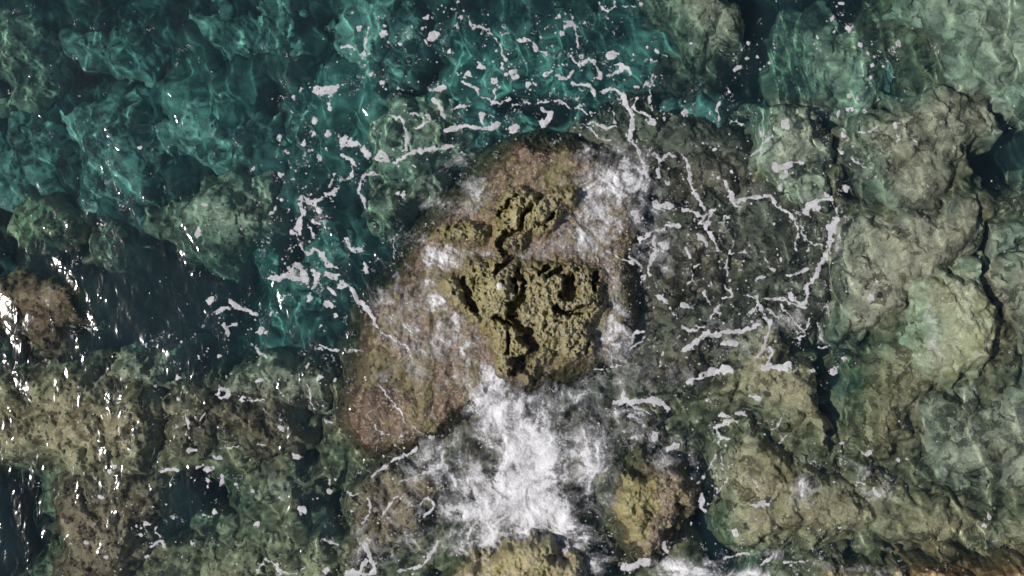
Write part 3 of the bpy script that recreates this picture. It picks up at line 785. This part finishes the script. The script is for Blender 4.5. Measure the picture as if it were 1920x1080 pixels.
# strands: tile, width, points (three units to a photograph pixel inside each ninth of the picture)
STRANDS = [
 (1,22,[(150,160),(140,230),(120,330)]),(1,18,[(710,95),(730,150),(770,140),(810,170),(845,190)]),(1,16,[(870,210),(900,250),(900,300),(930,345),(950,355)]),
 (1,18,[(985,215),(1040,225),(1080,245),(1110,270),(1150,310)]),(1,30,[(1080,250),(1100,280)]),(1,20,[(1320,160),(1330,210),(1330,270)]),
 (1,26,[(1280,325),(1310,360),(1370,350),(1400,335),(1440,380),(1460,430),(1420,450)]),(1,26,[(1220,435),(1260,440),(1300,400)]),(1,20,[(1300,465),(1370,470),(1410,490),(1420,540)]),
 (1,46,[(1500,430),(1540,410),(1570,385)]),(1,20,[(1540,360),(1610,370),(1630,420)]),
 (1,32,[(1470,515),(1530,500),(1580,540),(1610,600),(1630,680),(1630,770),(1660,840),(1700,930),(1720,990)]),(1,22,[(1660,550),(1650,620),(1720,660),(1760,690)]),
 (1,20,[(1745,420),(1740,480)]),(1,18,[(1730,510),(1740,610)]),(1,20,[(690,455),(750,490),(780,540),(830,550),(880,575),(940,570)]),(1,20,[(860,510),(870,560)]),
 (1,14,[(960,600),(1010,590),(1030,570),(1070,585)]),(1,18,[(1095,585),(1130,570),(1180,560)]),(1,16,[(1195,560),(1260,590),(1330,610),(1390,645)]),(1,16,[(1320,610),(1355,590)]),
 (1,44,[(1130,620),(1180,650),(1170,680),(1130,700)]),(1,30,[(955,720),(1000,715)]),(1,34,[(590,740),(660,718),(740,710),(820,718),(880,710)]),(1,30,[(790,640),(800,690)]),(1,10,[(800,640),(860,665)]),
 (1,30,[(500,510),(585,490)]),(1,34,[(520,560),(560,610),(570,650)]),(1,18,[(390,650),(490,645),(490,680),(410,725)]),(1,18,[(620,620),(710,600)]),(1,26,[(290,655),(340,680),(360,750),(355,830)]),
 (1,30,[(300,910),(360,880),(400,850),(480,850),(560,830),(620,820)]),(1,46,[(10,790),(60,820),(110,830),(150,870)]),(1,34,[(20,870),(50,910),(90,940)]),(1,20,[(0,1020),(40,990),(60,940)]),
 (1,12,[(1350,700),(1400,720),(1440,770),(1510,790)]),(1,22,[(1400,690),(1450,700),(1500,725),(1540,710)]),(1,26,[(1520,630),(1530,690)]),(1,20,[(1760,860),(1790,920),(1780,1000)]),(1,24,[(1800,900),(1840,870),(1900,890)]),
 (1,16,[(0,270),(60,265),(85,275)]),(1,12,[(1440,10),(1480,60),(1540,40),(1540,10)]),(1,14,[(1590,30),(1640,40)]),(1,14,[(100,430),(120,440)]),(1,26,[(100,1080),(120,990),(210,980)]),
 (2,22,[(215,580),(195,620),(205,690)]),(2,12,[(285,680),(335,705)]),(2,30,[(560,690),(600,700)]),(2,12,[(980,740),(1060,735),(1110,718)]),(2,24,[(510,770),(460,800),(440,840),(400,860),(345,890)]),
 (2,44,[(520,940),(570,940),(620,920),(660,910)]),(2,34,[(570,960),(560,990)]),(2,18,[(870,835),(900,870)]),(2,18,[(950,900),(990,920),(1030,940)]),(2,26,[(0,880),(30,930),(40,1000),(60,1060)]),(2,18,[(240,1020),(260,1080)]),
 (5,30,[(60,0),(90,50),(120,120),(110,170)]),(5,26,[(0,90),(60,110),(120,130),(180,100)]),(5,40,[(150,130),(140,200)]),(5,30,[(100,240),(130,310)]),(5,30,[(150,230),(190,330)]),
 (5,26,[(270,0),(280,60),(310,80)]),(5,24,[(290,50),(380,35),(480,20),(510,60),(560,100),(610,110),(620,150)]),(5,16,[(620,150),(640,230),(640,330)]),(5,16,[(650,200),(680,260),(710,290),(770,300)]),
 (5,40,[(690,110),(720,70),(770,90)]),(5,18,[(720,60),(800,40),(840,40),(800,0)]),(5,14,[(840,30),(870,130)]),(5,44,[(860,150),(840,220),(830,300),(790,370)]),(5,30,[(790,370),(760,430),(740,500),(680,540)]),
 (5,38,[(690,530),(690,600),(650,620),(590,575)]),(5,10,[(400,320),(450,340),(480,390)]),(5,14,[(240,180),(235,140),(265,140)]),(5,16,[(100,400),(50,440),(60,490),(30,520)]),(5,20,[(260,350),(330,340)]),(5,18,[(240,430),(260,500)]),
 (5,18,[(400,500),(430,480),(460,490)]),(5,20,[(600,470),(660,450),(700,430)]),(5,20,[(230,520),(280,590),(230,600)]),(5,12,[(360,570),(420,600)]),(5,20,[(160,700),(210,640)]),(5,32,[(420,590),(430,640),(460,690),(490,730),(480,770)]),
 (5,22,[(360,680),(420,640)]),(5,20,[(460,600),(560,610),(640,640),(690,650)]),(5,18,[(480,660),(530,700),(560,720)]),(5,34,[(20,890),(80,830),(160,800),(250,790),(340,790),(420,750)]),(5,44,[(230,850),(290,860)]),(5,22,[(0,760),(50,780),(120,760)]),
 (5,26,[(490,770),(470,850),(430,920),(400,930)]),(5,18,[(490,880),(520,910),(480,970)]),(5,12,[(640,800),(700,760),(730,700)]),(5,16,[(760,880),(830,860)]),(5,44,[(450,990),(600,980)]),(5,50,[(40,1070),(120,1030),(200,1010),(270,1000)]),(5,14,[(800,650),(820,610)]),
 (5,20,[(0,640),(50,650)]),(5,14,[(120,560),(150,630)]),(5,14,[(300,280),(260,350),(230,430)]),(5,14,[(10,310),(40,370)]),(5,18,[(650,830),(690,790),(640,740),(560,640)]),(5,14,[(760,740),(770,800),(790,850)]),
 (3,40,[(1700,40),(1760,60),(1830,30),(1890,0)]),(3,44,[(1760,60),(1800,100)]),(3,44,[(1700,90),(1690,160),(1680,220)]),(3,26,[(1640,230),(1680,260),(1700,320),(1740,350),(1780,330)]),(3,22,[(1740,210),(1770,260)]),(3,26,[(1800,180),(1770,160)]),
 (3,44,[(1510,490),(1570,490),(1640,470),(1720,500)]),(3,38,[(1640,470),(1650,420),(1690,430),(1730,510)]),(3,28,[(1750,440),(1790,470),(1760,540)]),(3,28,[(1820,350),(1840,400),(1900,420)]),(3,26,[(1790,330),(1830,370)]),(3,40,[(1840,470),(1900,470)]),
 (3,24,[(1850,530),(1900,570)]),(3,18,[(1570,610),(1630,570)]),(3,34,[(1300,620),(1350,660),(1400,670),(1440,695)]),(3,24,[(1230,670),(1290,660)]),(3,30,[(1260,740),(1280,790)]),(3,20,[(1280,745),(1330,740)]),(3,20,[(1440,880),(1460,915),(1490,920)]),
 (3,24,[(1810,865),(1860,890),(1900,890)]),(0,60,[(1780,525),(1840,510),(1900,490)]),(0,36,[(1850,540),(1860,610)]),(0,22,[(1880,980),(1860,1050)]),
 (4,28,[(0,520),(60,550),(100,610),(150,670),(200,760)]),(4,10,[(310,230),(295,300),(295,380)]),(4,22,[(125,400),(135,460)]),(4,22,[(110,0),(130,60),(140,100)]),(4,32,[(40,270),(70,320),(120,335)]),(4,18,[(220,780),(300,820),(380,890)]),
 (4,60,[(1790,70),(1840,70)]),(4,30,[(1680,260),(1750,220),(1830,210)]),(4,24,[(1760,250),(1760,350),(1720,430),(1740,470)]),(4,34,[(1830,190),(1900,190)]),(4,24,[(1500,340),(1580,380),(1640,400)]),(4,18,[(1620,360),(1700,430)]),(4,36,[(1800,300),(1830,310)]),
 (4,18,[(1430,330),(1440,390)]),(4,22,[(1630,850),(1650,800),(1700,790)]),(4,18,[(1620,880),(1690,850),(1710,810)]),(4,16,[(1790,980),(1800,930),(1820,900)]),(4,18,[(1420,990),(1500,1000),(1560,970)]),(4,22,[(1780,590),(1830,620)]),(4,16,[(1840,650),(1900,720)]),
 (4,16,[(20,890),(100,890)]),(4,12,[(1230,60),(1240,70)]),
 (7,18,[(230,20),(290,100),(340,160),(360,230)]),(7,16,[(200,220),(230,270),(270,285)]),(7,10,[(390,200),(440,260),(520,310)]),(7,40,[(1540,110),(1600,110),(1680,90),(1760,90),(1840,140)]),(7,18,[(1590,0),(1580,90)]),(7,14,[(1660,130),(1740,170)]),(7,22,[(1640,180),(1620,170)]),
 (7,22,[(170,510),(250,470),(330,410),(420,370)]),(7,34,[(130,900),(150,960),(190,1010),(170,1060),(110,1060),(130,1000)]),(7,44,[(100,1060),(40,1080)]),(7,26,[(330,1050),(430,1030),(500,960),(540,900)]),(7,30,[(1830,370),(1900,340)]),(7,22,[(1810,900),(1840,950)]),
 (7,14,[(30,600),(60,630),(120,610)]),(7,50,[(1600,1020),(1720,1000)]),(7,20,[(120,780),(160,720),(140,650)]),(7,16,[(230,760),(300,640),(370,620)]),(7,16,[(300,560),(420,520),(540,470)]),(7,20,[(440,680),(480,640),(520,690),(470,740)]),
 (6,24,[(1220,70),(1250,30),(1290,40),(1270,75),(1225,75)]),(6,20,[(1350,90),(1385,70)]),(6,18,[(1400,95),(1480,90)]),(6,18,[(1040,170),(1060,240),(1045,280)]),(6,32,[(1070,370),(1110,370)]),(6,14,[(1130,210),(1150,160)]),(6,20,[(1290,360),(1330,345)]),(6,26,[(1450,345),(1490,345)]),
 (6,26,[(1210,410),(1240,415)]),(6,26,[(910,500),(950,480),(1000,480)]),(6,38,[(1160,480),(1210,470)]),(6,22,[(1165,540),(1170,570)]),(6,32,[(1250,520),(1250,570)]),(6,18,[(1850,540),(1865,600)]),(6,26,[(880,820),(900,850)]),(6,20,[(850,915),(900,880),(930,915)]),
 (6,26,[(1500,985),(1540,1010),(1580,1060)]),(6,22,[(1430,1070),(1450,1030),(1480,1010)]),(6,14,[(1580,1060),(1650,1065),(1720,1030)]),(6,18,[(1820,200),(1870,215)]),(6,16,[(1730,10),(1770,140)]),(6,16,[(1820,870),(1900,900)]),
 (8,34,[(170,240),(240,220),(290,215)]),(8,36,[(290,170),(350,170)]),(8,28,[(210,170),(250,180)]),(8,26,[(190,260),(210,300),(250,310)]),(8,28,[(380,80),(430,80)]),(8,12,[(200,330),(210,400),(240,520),(220,580),(200,620),(190,590)]),(8,20,[(100,620),(110,690),(130,710)]),
 (8,24,[(395,690),(440,680),(475,665)]),(8,12,[(500,250),(550,200),(570,170)]),(8,12,[(545,340),(590,290)]),(8,18,[(230,980),(300,960),(380,950)]),(8,30,[(460,1010),(520,970)]),(8,16,[(960,555),(1020,560)]),(8,32,[(1080,590),(1110,620)]),(8,12,[(90,560),(160,450),(180,390)]),
 (8,14,[(570,1000),(640,1000),(720,985)]),
]
BLOBS = [
 (1,[(95,160,14),(240,185,24),(250,140,14),(370,215,19),(515,205,32),(480,245,15),(330,248,10),(580,235,12),(565,280,14),(605,290,9),(455,160,10),(475,105,12),(515,103,8),(665,20,16),(640,55,8),(675,105,13),(650,130,8),(795,380,17),(905,380,18),(715,415,22),(970,405,17),(985,435,13),(925,430,12),(860,455,19),(885,490,9),(1045,475,21),(1090,478,12),(1140,425,28),(1185,405,11),(1240,190,17),(1225,100,10),(1285,135,28),(1300,95,10),(1370,125,9),(1350,310,20),(1520,315,30),(1640,315,21),(1750,690,18),(1720,260,11),(1780,285,16),(1830,310,11),(1655,492,11),(1705,470,15),(975,720,24),(225,885,36),(1840,1030,18),(135,362,10),(235,457,16),(165,425,12),(1680,30,14),(1290,30,8),(1495,95,9),(1410,632,14),(1815,675,10),(385,465,7),(320,495,11),(60,305,9),(820,170,12),(930,190,11),(915,160,9),(1125,215,10)]),
 (2,[(300,385,17),(480,347,14),(355,340,10),(420,328,10),(370,255,9),(260,518,13),(20,630,19),(150,645,13),(580,690,30),(830,112,14),(850,175,15),(930,170,18),(995,250,14),(760,215,12),(1065,372,12),(1060,440,13),(920,535,18),(980,555,11),(940,620,19),(1015,615,19),(875,637,13),(1035,300,12),(1210,265,17),(915,755,15),(1200,705,17),(1210,765,15),(955,828,11),(545,1060,17),(270,970,13),(200,1000,11),(175,840,13),(55,250,9),(450,755,12),(1310,790,14),(885,25,12),(1185,293,8),(920,1050,18),(830,930,9),(1080,1000,10)]),
 (3,[(1545,110,19),(1580,45,12),(1150,70,15),(1190,610,19),(1120,460,11),(820,865,11),(960,805,13),(940,915,13),(995,1045,19),(1240,925,11),(1450,1065,18),(1110,930,11),(1420,855,13),(1800,1050,15),(1125,230,24),(1745,590,18),(1850,640,28),(1890,690,17),(1530,685,13),(1470,780,26),(1805,760,11),(1800,890,11),(1735,975,10),(1295,1025,11),(1885,1050,12),(1360,210,11),(1620,315,8),(575,180,14),(500,778,13),(445,325,8)]),
 (0,[(1655,543,13),(1570,785,15),(1770,680,18),(1760,755,19),(1850,755,17),(1700,800,17),(1605,865,20),(1720,875,15),(1590,985,17),(1650,1005,17),(1800,890,15),(1720,1045,10),(1640,630,10),(1425,955,11),(790,828,10),(1750,490,9),(1690,495,8)]),
 (4,[(205,690,10),(340,20,24),(1650,130,20),(1700,480,18)]),
 (5,[(845,1015,24),(730,1000,15),(1060,590,17),(510,440,17),(350,340,10),(700,330,16),(550,370,18),(1020,430,10),(1085,495,12),(950,510,14),(905,935,10),(210,685,10)]),
 (6,[(1120,465,17),(1210,715,19),(1670,415,26),(1710,715,26),(1860,600,17),(655,462,16),(620,492,11),(575,630,14),(790,845,16),(830,975,14),(1080,905,13),(480,890,10),(1030,15,12),(995,80,13),(1440,785,14),(1590,250,16),(1650,10,10),(1370,90,14),(1325,570,12),(1420,600,11),(600,970,13),(1150,735,12),(935,670,11),(855,685,12),(970,745,10),(1830,1050,20),(710,175,9),(820,785,13)]),
 (7,[(340,290,13),(510,300,18),(1700,230,16),(1650,300,16),(1770,300,22)]),
 (8,[(870,380,16),(895,330,11),(1045,385,16),(70,205,13),(290,835,18),(885,815,13),(410,570,10),(45,780,12),(765,820,11),(1270,430,14),(1730,740,16),(1700,790,16),(1210,425,12),(740,440,7),(430,215,8)]),
]
# churned water: x, y, rx, ry, angle, density
CHURN = [
 (1155,345,74,66,-.5,.95),(1110,410,62,56,-.6,.66),(1180,400,45,45,0,.45),(1185,310,32,28,0,.6),(893,365,34,34,.4,.7),(835,400,55,40,-.7,.42),(800,470,55,34,-.4,.52),(870,478,70,24,0,.55),(990,470,60,20,0,.42),(1080,465,90,24,-.15,.62),
 (1060,430,50,16,-.3,.5),(815,565,65,75,.2,.55),(855,640,75,70,.6,.58),(780,640,40,90,.3,.36),(730,590,40,80,.35,.30),(905,545,40,40,0,.42),(1060,615,60,26,.0,.45),(1150,590,34,60,.1,.78),(1132,650,40,30,0,.62),(1155,535,24,40,0,.4),
 (915,712,40,46,0,.95),(915,760,50,50,0,.85),(950,790,56,60,.5,.85),(1000,830,66,60,.7,1.0),(975,885,95,62,.5,.9),(1005,935,70,70,0,1.15),(950,950,100,60,.3,.85),(890,900,90,60,0,.55),(880,990,70,60,.4,.5),(930,1000,60,40,0,.7),(1045,985,46,46,.6,.85),(1085,1020,46,30,.5,.85),(1110,1060,26,40,-.6,.8),
 (1090,870,30,70,.5,.5),(1125,880,30,70,.35,.62),(1110,840,46,40,0,.6),(1040,760,60,50,0,.34),(1090,740,70,34,0,.32),(1150,770,60,60,0,.34),(1190,800,60,40,0,.3),(1240,840,60,40,-.3,.28),(1280,870,40,60,0,.28),(800,880,60,50,.5,.36),(740,930,70,60,.5,.25),(690,1040,36,60,0,.42),(760,1000,70,50,.5,.32),(830,850,60,30,.5,.45),
 (1290,1072,70,18,0,.95),(1400,1078,90,12,0,.8),(1250,1060,40,26,0,.6),(1350,1050,60,20,0,.35),(1512,905,30,20,.2,.85),(1500,935,30,20,0,.3),(1615,890,24,14,0,.4),(1640,925,40,20,0,.45),(1745,620,20,70,-.1,.45),(1730,540,50,30,.5,.3),(1760,665,26,34,0,.4),
 (1570,440,14,60,-.15,.45),(1420,625,60,50,.3,.3),(1330,620,60,40,0,.22),(1300,700,70,40,.2,.28),(1180,690,60,50,0,.3),(1270,450,60,80,.3,.22),(1230,480,50,40,0,.28),(600,400,30,50,.3,.2),(860,300,60,24,.4,.3),(1440,1040,50,16,0,.35),(1540,1060,60,14,0,.4),(590,520,60,30,.2,.2),(1490,600,40,60,-.5,.25),(720,700,40,60,.2,.22),(1640,1068,60,10,0,.5)]
ALLP = []
for t, wd, pts in STRANDS:
    p = pxs(t, pts)
    stamp(p, wd / 3.0 * .86)
    for (a, b) in zip(p[:-1], p[1:]):
        n = max(1, int(math.hypot(b[0] - a[0], b[1] - a[1]) / 6))
        for k in range(n):
            ALLP.append((a[0] + (b[0] - a[0]) * k / n, a[1] + (b[1] - a[1]) * k / n))
for t, bl in BLOBS:
    for (bx_, by_, r_) in bl:
        p = pxs(t, [(bx_, by_)])
        stamp(p, 2 * r_ / 3.0)
        ALLP += p * 3
ALLP = np.array(ALLP)
rng = np.random.default_rng(77)
# specks thrown off the strands
for i in range(2600):
    q = ALLP[rng.integers(len(ALLP))] + rng.normal(0, 1, 2) * np.array([16, 16]) * (0.5 + 2.2 * rng.random())
    r_ = 0.7 + 1.9 * rng.random() ** 3.0
    stamp([q], 2 * r_, warp=False)
for i in range(2200):
    cx_, cy_, rx_, ry_, an, de = CHURN[rng.integers(len(CHURN))]
    if rng.random() > de:
        continue
    q = np.array([cx_ + rng.normal(0, 1.0) * rx_, cy_ + rng.normal(0, 1.0) * ry_])
    stamp([q], 2 * (0.5 + 1.5 * rng.random() ** 3), warp=False)
for i in range(900):                                         # loose flecks over the left and right water
    q = np.array([rng.uniform(-40, 1960), rng.uniform(-40, 1120)])
    stamp([q], 2 * (0.6 + 1.2 * rng.random() ** 3), warp=False)

DEN = np.zeros(FXp.shape, np.float32)
wpx = FXp + 16 * fbm(FXp / 60, FYp / 60, 431, 4); wpy = FYp + 16 * fbm(FXp / 60 + 5, FYp / 60, 436, 4)
for (cx_, cy_, rx_, ry_, an, de) in CHURN:
    ca, sa = math.cos(an), math.sin(an)
    rr = 2.2 * max(rx_, ry_) + 20
    i0 = max(int((cx_ - rr + 70) / FS), 0); i1 = min(int((cx_ + rr + 70) / FS), len(fx))
    j0 = max(int((cy_ - rr + 70) / FS), 0); j1 = min(int((cy_ + rr + 70) / FS), len(fy))
    s_ = (slice(j0, j1), slice(i0, i1))
    dx = wpx[s_] - cx_; dy = -(wpy[s_] - cy_)
    u = (dx * ca + dy * sa) / rx_; v = (-dx * sa + dy * ca) / ry_
    g = np.exp(-(u * u + v * v) * 1.25) * de
    DEN[s_] = np.where(g > .015, 1 - (1 - np.clip(DEN[s_], 0, .999)) * (1 - np.clip(g, 0, .98)), DEN[s_])
# wisps
q1 = FXp + 26 * fbm(FXp / 48, FYp / 48, 441, 4); q2 = FYp + 26 * fbm(FXp / 48 + 8, FYp / 48, 446, 4)
wisp = np.clip(ridged(q1 / 34, q2 / 34, 451, 4, .55), 0, 1)
thin = np.clip(1 - np.abs(fbm(q1 / 24, q2 / 24, 456, 3, .5)) * 11, 0, 1)
fine = fbm(FXp / 4, FYp / 4, 461, 3)
fa = math.radians(68) + .9 * fbm(FXp / 150, FYp / 150, 483, 2)           # the way the water runs off the rock
cfa, sfa = np.cos(fa), np.sin(fa)
fx0, fy0 = q1 - 980, q2 - 800
along = fx0 * cfa + fy0 * sfa; across = -fx0 * sfa + fy0 * cfa
streak = .8 * fbm(across / 17, along / 60, 485, 3, .5) + .25 * fbm(FXp / 3.2, FYp / 3.2, 489, 2)
body = fbm(q1 / 36, q2 / 36, 466, 5, .52)
tex = .62 * body + .42 * fbm(q1 / 15, q2 / 15, 491, 3, .55) + .55 * streak + .30 * fine + .22 * (wisp - .6)
D = DEN + (.55 + .5 * DEN) * tex * np.clip(1.35 - .75 * DEN, .2, 1.2)
froth = .86 * sstep(D, .46, 1.04) + .30 * sstep(D, .10, .55) * np.clip(.5 + body, 0, 1)
fil = .55 * np.clip(thin - .25, 0, 1) * sstep(D, .12, .6) * np.clip(.4 + .7 * body, 0, 1)
churn = np.clip(froth * (.86 + .25 * streak) + fil * (1 - froth), 0, 1) * sstep(DEN, .03, .18)

edge_n = 2.6 * fbm(FXp / 7, FYp / 7, 471, 3, .6)
lace = np.clip(1 - np.abs(fbm(WXp / 13, WYp / 13, 473, 3, .55)) * 9, 0, 1) * sstep(FIELD, 24, 3) * sstep(fbm(FXp / 40, FYp / 40, 474, 2), -.15, .25)
holes = sstep(fbm(FXp / 7, FYp / 7, 475, 3), .30, .52)
patch = sstep(FIELD + edge_n, 1.5, -1.7) * (1 - .85 * holes * sstep(-FIELD, 1.0, 3.0)) * (.86 + .3 * fbm(FXp / 12, FYp / 12, 478, 3))
patch = np.clip(np.maximum(patch, .66 * sstep(lace, .15, .9)), 0, 1)

# the ground the foam lies on: the sea or, where it stands higher, the rocks
BASE = sea(FXm, FYm)
ii = (FXm > MX.min()) & (FXm < MX.max()) & (FYm > MY.min()) & (FYm < MY.max())


def sample_main(x, y):
    u = (x - mx[0]) / st; v = (my[0] - y) / st
    iu = np.clip(u.astype(int), 0, len(mx) - 2); iv = np.clip(v.astype(int), 0, len(my) - 2)
    fu = u - iu; fv = v - iv
    return (MZ[iv, iu] * (1 - fu) + MZ[iv, iu + 1] * fu) * (1 - fv) + (MZ[iv + 1, iu] * (1 - fu) + MZ[iv + 1, iu + 1] * fu) * fv


mrock = sample_main(FXm[ii], FYm[ii])
BASE[ii] = np.maximum(BASE[ii], mrock)
high = np.zeros(FXp.shape)
high[ii] = mrock
# foam drains off the highest ground of the big rock
churn = churn * (1 - .92 * sstep(high, .03, .13) * (1 - sstep(DEN, .8, 1.0)))
for (poly, zt, seed, edge, rough) in EM + ROCKS:
    if zt < -.2:
        continue
    pp = np.asarray(poly, float)
    s_ = (slice(max(int((pp[:, 1].min() - 30 + 70) / FS), 0), min(int((pp[:, 1].max() + 30 + 70) / FS), len(fy))),
          slice(max(int((pp[:, 0].min() - 30 + 70) / FS), 0), min(int((pp[:, 0].max() + 30 + 70) / FS), len(fx))))
    z_, d_ = rock_height(poly, zt, FXm[s_], FYm[s_], seed, edge, rough, p=2.0 if edge > .44 or zt > 0 else 2.4)
    BASE[s_] = np.maximum(BASE[s_], z_ + (.03 if zt > 0 else 0))
    churn[s_] = churn[s_] * (1 - .9 * sstep(z_, .08, .2))


def foam_mat(name, col, rough, grain, top):
    m, N, L, B = new_mat(name)
    out = N['Material Output']
    at = N.new('ShaderNodeAttribute'); at.attribute_name = 'cover'
    g = N.new('ShaderNodeNewGeometry').outputs['Position']
    bub = noise(N, L, g, 24, 6, 0.72, 1.0)
    inv = math_n(N, L, 'SUBTRACT', 1.0, at.outputs['Fac'])
    th_ = math_n(N, L, 'MULTIPLY', math_n(N, L, 'MULTIPLY', math_n(N, L, 'SUBTRACT', bub, .30), grain), inv)
    if top:
        al = ramp(N, L, math_n(N, L, 'SUBTRACT', at.outputs['Fac'], th_), -.05, top, 0.0, .97)
    else:                                                    # thin froth: bubbles break it up without cutting it out
        th_ = math_n(N, L, 'MULTIPLY', math_n(N, L, 'MULTIPLY', math_n(N, L, 'SUBTRACT', bub, .47), grain), math_n(N, L, 'MULTIPLY', inv, at.outputs['Fac']))
        al = math_n(N, L, 'MINIMUM', math_n(N, L, 'MAXIMUM', math_n(N, L, 'SUBTRACT', at.outputs['Fac'], th_), 0.0), .96)
    L.new(mixc(N, L, ramp(N, L, noise(N, L, g, 3.5, 6, .6, .8), .35, .62), tuple(.72 * q for q in col), col), B.inputs['Base Color'])
    B.inputs['Roughness'].default_value = rough
    B.inputs['Specular IOR Level'].default_value = .2
    bp = N.new('ShaderNodeBump'); bp.inputs['Strength'].default_value = .5; bp.inputs['Distance'].default_value = .02
    L.new(bub, bp.inputs['Height']); L.new(bp.outputs[0], B.inputs['Normal'])
    tr = N.new('ShaderNodeBsdfTransparent')
    mx_ = N.new('ShaderNodeMixShader'); L.new(al, mx_.inputs[0]); L.new(tr.outputs[0], mx_.inputs[1]); L.new(B.outputs[0], mx_.inputs[2])
    L.new(mx_.outputs[0], out.inputs['Surface'])
    return m


def foam_sheet(name, cover, lift, relief, mat, label, thr):
    Vf = np.stack([FXm, FYm, BASE + lift + relief], -1).reshape(-1, 3)
    Qf = grid_quads(*FXp.shape)
    keep = (cover.ravel()[Qf] > thr).any(1)
    Vf, Qf, Af = compact(Vf, Qf, keep, {'cover': cover})
    o = mesh_np(name, Vf, Qf, mat, Af)
    tag(o, label, kind='stuff')
    return o


foam_sheet('whitewater', churn, .012, .05 * DEN * (1 + body) + .008 * fine * churn, foam_mat('whitewater_froth', (.74, .73, .745), .6, 4.0, None),
           'white churning water washing over and below the big rock', .03)
foam_sheet('sea_foam', np.clip(patch * .80, 0, 1), .006, .010 * patch, foam_mat('floating_foam', (.51, .497, .51), .55, 1.8, .66),
           'grey-white strands and flecks of foam floating on the sea', .06)


# ------------------------------------------------------------------ small things on the big rock
def zmain(px, py):
    return float(sample_main(np.array([X(px)]), np.array([Y(py)]))[0])


def tube(name, pts, rads, mat, n=8):
    pts = [Vector(p) for p in pts]
    V, Q = [], []
    for i, p in enumerate(pts):
        d = (pts[min(i + 1, len(pts) - 1)] - pts[max(i - 1, 0)]).normalized()
        a = d.cross(Vector((0, 0, 1))).normalized(); b = a.cross(d)
        for k in range(n):
            t = 2 * math.pi * k / n
            V.append(p + (a * math.cos(t) + b * math.sin(t)) * rads[i])
    for i in range(len(pts) - 1):
        for k in range(n):
            Q.append((i * n + k, i * n + (k + 1) % n, (i + 1) * n + (k + 1) % n, (i + 1) * n + k))
    return mesh_np(name, np.array([tuple(v) for v in V]), np.array(Q), mat, origin=pts[0])


wm, N, L, B = new_mat('wet_driftwood')
g = N.new('ShaderNodeNewGeometry').outputs['Position']
L.new(mixc(N, L, noise(N, L, g, 30, 4), (.03, .022, .018), (.12, .09, .07)), B.inputs['Base Color'])
tw = []
for k, (a, b) in enumerate([(1048,378),(1058,388),(1067,401),(1078,414),(1087,425),(1096,436)]):
    tw.append((float(X(a)), float(Y(b)), max(zmain(a, b), 0.0) + .07))
tag(tube('twig', tw, [.006, .011, .012, .012, .010, .005], wm), 'thin dark twig lying across the wet upper right of the big rock', 'twig')

pm, N, L, B = new_mat('white_pebble_stone')
g = N.new('ShaderNodeNewGeometry').outputs['Position']
L.new(mixc(N, L, noise(N, L, g, 40, 4), (.42, .40, .36), (.62, .60, .56)), B.inputs['Base Color'])
th = np.linspace(0, np.pi, 13); ph = np.linspace(0, 2 * np.pi, 25)[:-1]
TT, PP = np.meshgrid(th, ph, indexing='ij')
rad = 1 + .12 * fbm(np.cos(PP) * 1.3 + 3, np.sin(PP) * 1.3 + TT, 600, 2)
PV = np.stack([.055 * rad * np.sin(TT) * np.cos(PP), .066 * rad * np.sin(TT) * np.sin(PP), .038 * rad * np.cos(TT)], -1)
cxyz = np.array([float(X(937)), float(Y(537)), zmain(937, 537) + .03])
idx = np.arange(13 * 24).reshape(13, 24)
PQ = np.stack([idx[:-1], idx[1:], np.roll(idx, -1, 1)[1:], np.roll(idx, -1, 1)[:-1]], -1).reshape(-1, 4)
tag(mesh_np('pebble', (PV.reshape(-1, 3) + cxyz), PQ, pm, origin=tuple(cxyz)), 'small white pebble in a hollow of the pitted olive rock top', 'pebble')
